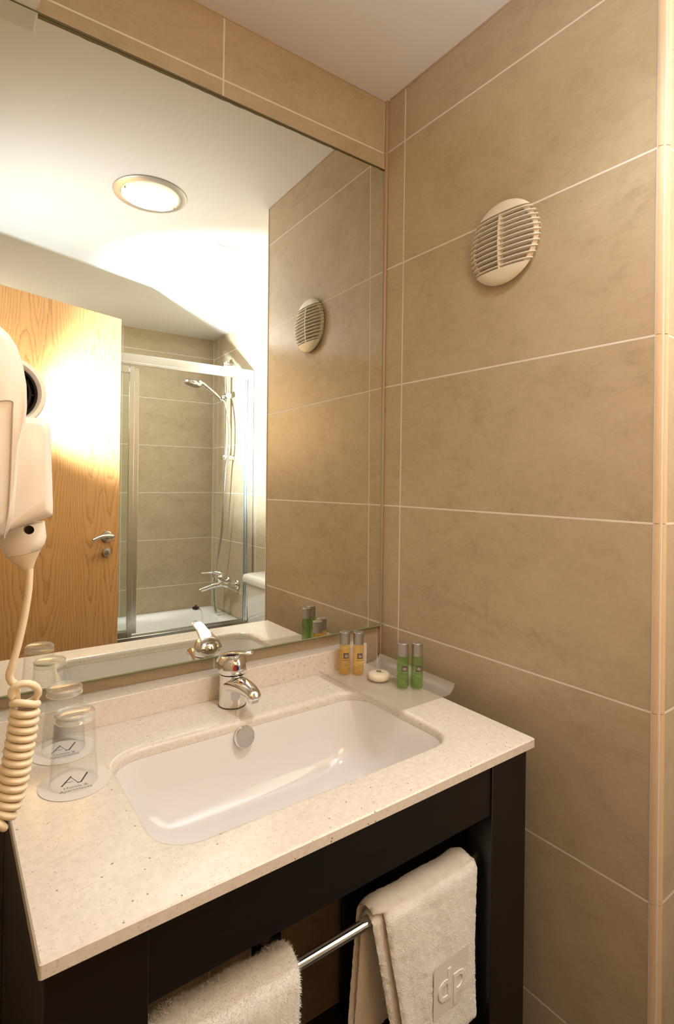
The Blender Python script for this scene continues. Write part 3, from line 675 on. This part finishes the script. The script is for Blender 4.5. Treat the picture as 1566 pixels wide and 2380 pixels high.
# px -> x on plane y=DY : x = -0.8868 + px*0.000262 ; z = 1.2965 - (py-1100)*0.000279
def PX(u, v): return (-0.8845+u*0.000252, 1.2965-(v-1107)*0.0002755)
def pillow(bm, outline, d0, d1, r=0.006):
    """closed (x,z) outline extruded in y with rounded front and back"""
    n = len(outline); cx = sum(p[0] for p in outline)/n; cz_ = sum(p[1] for p in outline)/n; loops = []
    hw_ = max(abs(p[0]-cx) for p in outline); hh_ = max(abs(p[1]-cz_) for p in outline)
    for dy, ins in [(d0, r), (d0+r*.3, r*.35), (d0+r, 0), (d1-r, 0), (d1-r*.3, r*.35), (d1, r)]:
        sx_, sz_ = 1-ins/hw_, 1-ins/hh_
        loops.append([V(cx+(x-cx)*sx_, dy, cz_+(z-cz_)*sz_) for x, z in outline])
    grid_loops(bm, loops, True, True, True)
def outline(pts, n=5):
    P = spline([(a, b, 0) for a, b in pts]+[(pts[0][0], pts[0][1], 0)], n)[:-1]; return [(p.x, p.y) for p in P]
bm = nbm(); shell = [PX(*q) for q in [(-60, 755), (-20, 766), (4, 785), (22, 812), (36, 850), (45, 900), (47, 950), (44, 990), (30, 1060), (26, 1140), (22, 1200), (8, 1250), (-60, 1262)]]
shell = [(-0.995, PX(0, 755)[1])]+shell+[(-0.995, PX(0, 1262)[1])]
shell = [(CX+(x-CX)*0.925+0.0035, CZ+(z-CZ)*0.925) if x > -0.99 else (x, CZ+(z-CZ)*0.925) for x, z in shell]
pillow(bm, shell, -0.040, 0.012, 0.010); obj('holder', bm, T_PLAST, dr, angle=60)
cxp, czp = PX(10, 922)
bm = nbm(); DM = aim(V(cxp, -0.006, czp), (0, -1, 0)); lathe(bm, [(0.0232, -0.060), (0.0232, 0.0), (0.0222, 0.004), (0.0200, 0.0045), (0.0185, 0.001), (0.0180, -0.006)], 56, DM, False, False); obj('barrel', bm, T_PLAST, dr)
bm = nbm()
for r in (0.0185, 0.0150, 0.0115, 0.008):
    lathe(bm, [(r, -0.006), (r, -0.001), (r-0.0016, 0.0), (r-0.0018, -0.006)], 48, DM, False, False)
for k in range(10):
    a = 2*PI*k/10; p0 = DM @ Vector((0.004*math.cos(a), 0.004*math.sin(a), -0.004)); p1 = DM @ Vector((0.018*math.cos(a), 0.018*math.sin(a), -0.004)); cyl(bm, p0, p1, 0.0007, 6)
lathe(bm, [(0.0, -0.012), (0.018, -0.012)], 40, DM, False, False)
obj('intake_grille', bm, T_BLACK, dr, label='black round air intake grille')
bm = nbm(); hb = outline([PX(*q) for q in [(18, 985), (24, 975), (60, 974), (96, 976), (110, 984), (117, 1004), (121, 1080), (125, 1160), (126, 1196), (120, 1210), (80, 1222), (8, 1246), (2, 1240), (8, 1150), (14, 1060)]], 4)
hb = [(CX+(x-CX)*0.94, CZ+(z-CZ)*0.94) for x, z in hb]
pillow(bm, hb, -0.030, 0.020, 0.006); obj('handle', bm, T_PLAST, dr, angle=60)
bm = nbm(); cylz = [((4, 104), 1226), ((6, 109), 1262), ((12, 106), 1278), ((20, 98), 1291)]
def stack(bm, rows, yc=0.0):
    L = []
    for (ua, ub), v in rows:
        xa, z_ = PX(ua, v); xb, _ = PX(ub, v); r = (xb-xa)/2; tilt = lambda a: 0.0020*math.cos(a)
        L.append([V((xa+xb)/2+r*math.cos(2*PI*k/32), yc+r*0.8*math.sin(2*PI*k/32), z_+tilt(2*PI*k/32)) for k in range(32)])
    grid_loops(bm, L, True, True, True)
stack(bm, cylz, -0.005); obj('neck', bm, T_PLAST, dr, angle=60)
bm = nbm(); stack(bm, [((20, 98), 1291.5), ((30, 92), 1302), ((46, 86), 1316), ((55, 84), 1324), ((62, 82), 1328), ((63, 81), 1334)], -0.005); obj('strain_relief', bm, T_CREAM, dr, angle=60, label='cream rubber strain relief cone')
bm = nbm(); a_, b_ = PX(57, 1231); lathe(bm, [(0.0, -0.001), (0.0026, -0.001), (0.0026, 0.004)], 16, aim(V(a_, -0.0262, b_), (0, -1, 0)), False, False); obj('socket', bm, T_BLACK, dr)
bm = nbm(); x_, z_ = PX(14, 1000); pts = [V(PX(u, v)[0], -0.0405, PX(u, v)[1]) for u, v in [(-20, 960), (12, 957), (14, 980), (13, 1080), (10, 1180), (2, 1243)]]
tube(bm, spline(pts, 6), 0.0004, 6); obj('seam', bm, simple('seam_grey', lin(196,184,172), 0.6), dr)
# cord: straight drop, a kinked loop, then the coil hanging and turning back up at its foot
def CP(u, v, d=0.0):
    x, z = PX(u, v); return Vector((x+1.0, -0.005+d, z-1.30))
RC = 0.0068; WR = 0.0023
path = spline([CP(72, 1330), CP(70, 1380), CP(62, 1440), CP(50, 1500), CP(38, 1545), CP(32, 1568, 0.001), CP(36, 1586, 0.002), CP(46, 1596, 0.003)], 8)
# two opened loops at the head of the coil
axis = spline([CP(66, 1606), CP(68, 1640), CP(64, 1690), CP(56, 1745), CP(47, 1800), CP(36, 1850), CP(20, 1885), CP(-8, 1900), CP(-34, 1885), CP(-50, 1840), CP(-56, 1780), CP(-58, 1700), CP(-62, 1600)], 24)
cum = [0]
for a, b in zip(axis, axis[1:]): cum.append(cum[-1]+(b-a).length)
PITCH_C = 0.00505; steps = 16; total = cum[-1]; hel = []
def on_axis(s):
    for i in range(len(cum)-1):
        if cum[i+1] >= s or i == len(cum)-2:
            f_ = (s-cum[i])/max(1e-9, cum[i+1]-cum[i]); p = axis[i].lerp(axis[i+1], f_); return p, (axis[i+1]-axis[i]).normalized()
s = 0.0; ph = 2.2
while s < total:
    p, t_ = on_axis(s); bn = Vector((0, 1, 0)); side = t_.cross(bn).normalized()
    loose = max(0, 1-s/0.011)**0.6; r_ = RC*(1+0.12*loose)
    q = p+side*math.cos(ph)*r_+(bn*(1-0.85*loose)+t_*0.95*loose).normalized()*math.sin(ph)*r_
    hel.append(q); ph += 2*PI/steps; s += (PITCH_C*(1+0.6*loose))/steps
path = path[:-1]+[path[-1].lerp(hel[0], .5)]+hel
bm = nbm(); tube(bm, path, WR, 10); obj('coiled_cord', bm, T_CREAM, dr, angle=80, label='cream coiled cord')

# ------------------------------------------------------------------ door (seen in the mirror)
DE = Vector((-0.305, -1.4925, 0)); DD = Vector((-0.936, 0.351, 0)).normalized()
ang = math.atan2(DD.y, DD.x)
door = struct(bpy.data.objects.new('door_1', None)); link(door); door.location = (DE.x, DE.y, ZF); door.rotation_euler = (0, 0, ang)
# local x from free edge to hinge; local +y points away from the mirror side -> room side face is y = 0, thickness to +y or -y
nside = Vector((0.351, 0.936, 0)); ly = Vector((-math.sin(ang), math.cos(ang), 0)); sgn = 1 if ly.dot(nside) > 0 else -1
LW = 0.735
bm = nbm(); box(bm, 0, LW, min(0, -sgn*0.036), max(0, -sgn*0.036), 0.008, 2.03-ZF, 0.0015, 1); obj('leaf', bm, T_OAK, door)
hd = bpy.data.objects.new('door_handle', None); link(hd, door); hd.location = (0.0615, 0, 1.054-ZF); hd['label'] = 'satin steel curved lever handle on round rose'
FM = aim((0, 0, 0), (0, sgn, 0))
bm = nbm(); lathe(bm, [(0.0, 0.0), (0.024, 0.0), (0.025, 0.002), (0.024, 0.007), (0.018, 0.009), (0.010, 0.009), (0.009, 0.030), (0.0, 0.031)], 36, FM, False, False); obj('rose', bm, T_SATIN, hd)
bm = nbm(); tube(bm, spline([(-0.012, sgn*0.030, 0.000), (0.0, sgn*0.040, 0.004), (0.025, sgn*0.046, 0.007), (0.055, sgn*0.047, 0.004), (0.080, sgn*0.046, -0.004), (0.088, sgn*0.045, -0.007)], 6), [0.0105, 0.0105, 0.0100, 0.0098, 0.0094, 0.009]+[0.0085]*6+[0.0078]*6+[0.0072]*6+[0.0068]*7, 16); obj('lever', bm, T_SATIN, hd)
bm = nbm(); lathe(bm, [(0.0, 0.0), (0.021, 0.0), (0.0215, 0.002), (0.019, 0.008), (0.013, 0.009), (0.011, 0.014), (0.0, 0.015)], 32, aim((0.0615, 0, 0.986-ZF), (0, sgn, 0)), False, False)
box(bm, 0.0585, 0.0645, min(sgn*0.012, sgn*0.022), max(sgn*0.012, sgn*0.022), 0.978-ZF, 0.994-ZF, 0.002, 1); obj('privacy_lock', bm, T_SATIN, door, label='round satin privacy lock')
bm = nbm(); box(bm, -1.075, -0.99, -1.235, -1.22, ZF, 2.07); box(bm, -1.075, -0.99, -2.035, -2.02, ZF, 2.07); box(bm, -1.075, -0.99, -2.035, -1.22, 2.055, 2.07); struct(obj('door_frame', bm, T_OAK, smooth=False))

# ------------------------------------------------------------------ bathtub
tb = thing('bathtub', 'white enamel bathtub behind the sliding shower screen', 'bathtub', (-0.25, -2.11, ZF))
RIM = 0.478-ZF; hx, hy = 0.748, 0.308
bm = nbm(); L = []
for a, b, r, z in [(hx, hy, .012, 0.0), (hx, hy, .012, RIM-0.012), (hx-.002, hy-.002, .014, RIM-0.003), (hx-.01, hy-.01, .02, RIM), (hx-.06, hy-.055, .09, RIM), (hx-.07, hy-.065, .10, RIM-.006), (hx-.085, hy-.085, .11, RIM-.06), (hx-.13, hy-.12, .12, RIM-.30), (hx-.20, hy-.17, .10, RIM-.35), (hx-.5, hy-.25, .03, RIM-.36)]:
    L.append([Vector((p, q, z)) for p, q in rrect(0, 0, a, b, r, 8)])
grid_loops(bm, L, True, True, True); obj('tub', bm, T_WHITE, tb, angle=40)
pg = thing('bath_plug', 'black rubber bath plug on a chain, lying on the tub rim', 'plug', (0.371, -2.366, 0.4785))
bm = nbm(); lathe(bm, [(0.0, 0.0), (0.020, 0.0), (0.022, 0.004), (0.020, 0.012), (0.012, 0.014), (0.0, 0.015)], 28, None, False, False); cyl(bm, (0, 0, 0.013), (0, 0, 0.024), 0.006, 12); obj('stopper', bm, simple('dark_red_rubber', (0.035,0.008,0.012,1), 0.4), pg)
bm = nbm(); ch = spline([(0, 0, 0.022), (0.006, 0.012, 0.012), (0.010, 0.030, 0.003), (0.012, 0.052, 0.003), (0.013, 0.068, -0.010), (0.014, 0.080, -0.060)], 8)
for p in ch: bmesh.ops.create_icosphere(bm, subdivisions=1, radius=0.0019, matrix=Matrix.Translation(p))
obj('bead_chain', bm, T_CHROME, pg)

# ------------------------------------------------------------------ shower screen
SY = -1.815
sc = thing('shower_screen', 'sliding glass shower screen with polished aluminium frame on the tub', 'shower screen', (0.0, SY, RIM+ZF))
Z0 = RIM+ZF
bm = nbm(); box(bm, -0.99, 0.498, -0.020, 0.022, 1.905-Z0, 1.952-Z0, 0.002, 1); box(bm, -0.99, 0.498, 0.010, 0.026, 1.896-Z0, 1.908-Z0, 0.001, 1); obj('header_rail', bm, T_ALU, sc)
bm = nbm(); box(bm, -0.99, 0.498, -0.018, 0.020, 0.0, 0.030, 0.002, 1); box(bm, -0.99, 0.498, -0.003, 0.003, 0.028, 0.040, 0.001, 1); obj('bottom_track', bm, T_ALU, sc)
bm = nbm(); box(bm, 0.462, 0.499, -0.016, 0.018, 0.03, 1.905-Z0, 0.002, 1); box(bm, 0.452, 0.463, -0.006, 0.010, 0.03, 1.905-Z0, 0.001, 1); obj('wall_post', bm, T_ALU, sc)
bm = nbm(); box(bm, 0.449, 0.4525, -0.005, 0.006, 0.03, 1.905-Z0); obj('seal', bm, simple('blue_seal', lin(120,140,150), 0.4), sc)
def panel(name, xa, xb, yo):
    p = bpy.data.objects.new(name, None); link(p, sc); p.location = (0, yo, 0)
    for nm, a in (('stile', (xb-0.026, xb, 0.030, 1.89-Z0)), ('stile', (xa, xa+0.026, 0.030, 1.89-Z0)), ('top_bar', (xa+0.026, xb-0.026, 1.855-Z0, 1.89-Z0)), ('bottom_bar', (xa+0.026, xb-0.026, 0.030, 0.062))):
        bm = nbm(); box(bm, a[0], a[1], -0.008, 0.008, a[2], a[3], 0.0015, 1); obj(nm, bm, T_ALU, p)
    bm = nbm(); box(bm, xa+0.024, xb-0.024, -0.002, 0.002, 0.055, 1.865-Z0); obj('pane', bm, T_PANE, p, smooth=False)
panel('sliding_panel', -0.80, -0.170, 0.012)
panel('rear_panel', -0.97, -0.142, -0.012)

# ------------------------------------------------------------------ shower set and mixer
sh = thing('shower_rail_set', 'chrome hand shower on a riser rail with flexible hose', 'shower', (0.5, -2.075, 1.45))
def S(x, y, z): return Vector((x-0.5, y+2.075, z-1.45))
bm = nbm(); cyl(bm, S(0.448, -2.085, 1.45), S(0.448, -2.085, 2.05), 0.0105, 20); obj('riser_rail', bm, T_CHROME, sh)
for z_ in (1.455, 2.03):
    bm = nbm(); cyl(bm, S(0.425, -2.085, z_), S(0.498, -2.085, z_), 0.016, 20); obj('wall_bracket', bm, T_CHROME, sh)
bm = nbm(); cyl(bm, S(0.448, -2.115, 1.835), S(0.448, -2.045, 1.835), 0.019, 24); cyl(bm, S(0.448, -2.085, 1.835), S(0.412, -2.08, 1.825), 0.013, 18); obj('slider', bm, T_CHROME, sh)
bm = nbm(); hp = spline([S(0.405, -2.08, 1.815), S(0.372, -2.085, 1.843), S(0.335, -2.09, 1.872), S(0.300, -2.095, 1.897), S(0.275, -2.098, 1.905)], 5)
tube(bm, hp, [0.011]*4+[0.0125]*8+[0.0135]*5+[0.016]*4, 16)
HM = aim(S(0.238, -2.10, 1.888), (0.25, 0.05, 1)); lathe(bm, [(0.046, -0.004), (0.051, 0.0), (0.052, 0.011), (0.044, 0.022), (0.020, 0.028), (0.0, 0.029)], 36, HM, False, False); obj('hand_shower', bm, T_CHROME, sh)
bm = nbm(); lathe(bm, [(0.0, -0.006), (0.040, -0.006), (0.047, -0.003)], 36, HM, False, False)
for k in range(14):
    a = 2*PI*k/14; bmesh.ops.create_icosphere(bm, subdivisions=1, radius=0.0028, matrix=Matrix.Translation(HM @ Vector((0.028*math.cos(a), 0.028*math.sin(a), -0.007))))
obj('spray_face', bm, simple('spray_grey', lin(150,140,130), 0.5), sh)
hose = spline([S(0.408, -2.080, 1.812), S(0.430, -2.055, 1.785), S(0.445, -2.025, 1.66), S(0.448, -2.028, 1.50), S(0.440, -2.055, 1.40), S(0.440, -2.080, 1.22), S(0.440, -2.118, 0.98), S(0.432, -2.170, 0.80), S(0.428, -2.205, 0.70)], 14)
bm = nbm(); tube(bm, hose, [0.0062+0.0008*(i % 2) for i in range(len(hose))], 12); obj('hose', bm, T_SATIN, sh)
mx_ = thing('shower_mixer', 'chrome wall-mounted bath and shower mixer with lever', 'mixer tap', (0.5, -2.075, 0.68))
def Q_(x, y, z): return Vector((x-0.5, y+2.075, z-0.68))
for y_ in (-2.005, -2.145):
    bm = nbm(); lathe(bm, [(0.0, 0.0), (0.031, 0.0), (0.032, 0.003), (0.026, 0.011), (0.014, 0.013), (0.014, 0.05)], 32, aim(Q_(0.4985, y_, 0.68), (-1, 0, 0)), False, True); obj('wall_flange', bm, T_CHROME, mx_)
bm = nbm(); tube(bm, spline([Q_(0.445, -1.990, 0.68), Q_(0.436, -2.030, 0.679), Q_(0.432, -2.075, 0.682), Q_(0.436, -2.120, 0.679), Q_(0.445, -2.160, 0.68)], 6), [0.017]*5+[0.018]*5+[0.021]*6+[0.021]*4+[0.017]*5, 20); obj('body', bm, T_CHROME, mx_)
bm = nbm(); tube(bm, spline([Q_(0.430, -2.090, 0.675), Q_(0.395, -2.110, 0.668), Q_(0.355, -2.125, 0.655), Q_(0.318, -2.135, 0.642), Q_(0.312, -2.135, 0.630)], 6), [0.017]*8+[0.015]*8+[0.0135]*9, 18); obj('spout', bm, T_CHROME, mx_)
bm = nbm(); lathe(bm, [(0.021, 0.0), (0.025, 0.012), (0.026, 0.028), (0.021, 0.040), (0.010, 0.046), (0.0, 0.047)], 32, aim(Q_(0.428, -2.078, 0.692), (-0.25, 0, 1)), True, False); tube(bm, spline([Q_(0.430, -2.078, 0.735), Q_(0.400, -2.090, 0.748), (Q_(0.360, -2.108, 0.748)), Q_(0.318, -2.128, 0.746)], 6), [0.014]*4+[0.010]*5+[0.006]*5+[0.005]*5, 14); obj('lever', bm, T_CHROME, mx_)
bm = nbm(); cyl(bm, Q_(0.426, -2.205, 0.725), Q_(0.426, -2.205, 0.690), 0.009, 14); cyl(bm, Q_(0.434, -2.15, 0.672), Q_(0.426, -2.205, 0.668), 0.011, 14); cyl(bm, Q_(0.426, -2.205, 0.690), Q_(0.426, -2.205, 0.640), 0.011, 14); obj('hose_outlet', bm, T_CHROME, mx_)
bm = nbm(); tube(bm, spline([Q_(0.426, -2.205, 0.645), Q_(0.427, -2.207, 0.59), Q_(0.430, -2.198, 0.52), Q_(0.436, -2.186, 0.484)], 8), 0.0085, 12); obj('lower_hose', bm, T_SATIN, mx_)

# ------------------------------------------------------------------ toilet behind the wall end
to = thing('toilet', 'white ceramic toilet, its cistern showing beside the shower screen', 'toilet', (0.5, -1.30, ZF))
bm = nbm()
L = [[Vector((a-0.105, b, z)) for a, b in rrect(0, 0, hx_, hy_, 0.03, 6)] for hx_, hy_, z in [(0.078, 0.150, 0.40), (0.085, 0.165, 0.50), (0.092, 0.176, 0.70), (0.094, 0.180, 0.766)]]
grid_loops(bm, L, True, True, True); obj('cistern', bm, T_WHITE, to, angle=50)
bm = nbm(); L = [[Vector((a-0.108, b, z)) for a, b in rrect(0, 0, hx_, hy_, 0.035, 6)] for hx_, hy_, z in [(0.096, 0.184, 0.767), (0.106, 0.194, 0.768), (0.108, 0.196, 0.785), (0.102, 0.190, 0.802), (0.085, 0.17, 0.808)]]
grid_loops(bm, L, True, True, True); obj('cistern_lid', bm, T_WHITE, to, angle=60)
bm = nbm(); lathe(bm, [(0.024, 0.0), (0.024, 0.007), (0.020, 0.009), (0.0, 0.0095)], 24, Matrix.Translation((-0.108, 0, 0.808)), True, False); obj('flush_button', bm, T_CHROME, to)
bm = nbm(); L = []
for s_, z in [(0.62, 0.0), (0.60, 0.10), (0.72, 0.22), (0.95, 0.34), (1.0, 0.385), (0.96, 0.395)]:
    L.append([Vector((-0.36-0.235*math.cos(2*PI*k/36)*s_+(1-s_)*0.12, 0.18*math.sin(2*PI*k/36)*s_, z)) for k in range(36)])
grid_loops(bm, L, True, True, True); box(bm, -0.22, -0.005, -0.10, 0.10, 0.0, 0.40, 0.01, 2); obj('bowl', bm, T_WHITE, to, angle=50)
bm = nbm(); L = []
for s_, z in [(0.98, 0.397), (1.02, 0.402), (1.02, 0.418), (0.96, 0.430), (0.5, 0.434)]:
    L.append([Vector((-0.36-0.235*math.cos(2*PI*k/36)*s_, 0.185*math.sin(2*PI*k/36)*s_, z)) for k in range(36)])
grid_loops(bm, L, True, True, True); obj('seat_lid', bm, T_WHITE, to, angle=50)
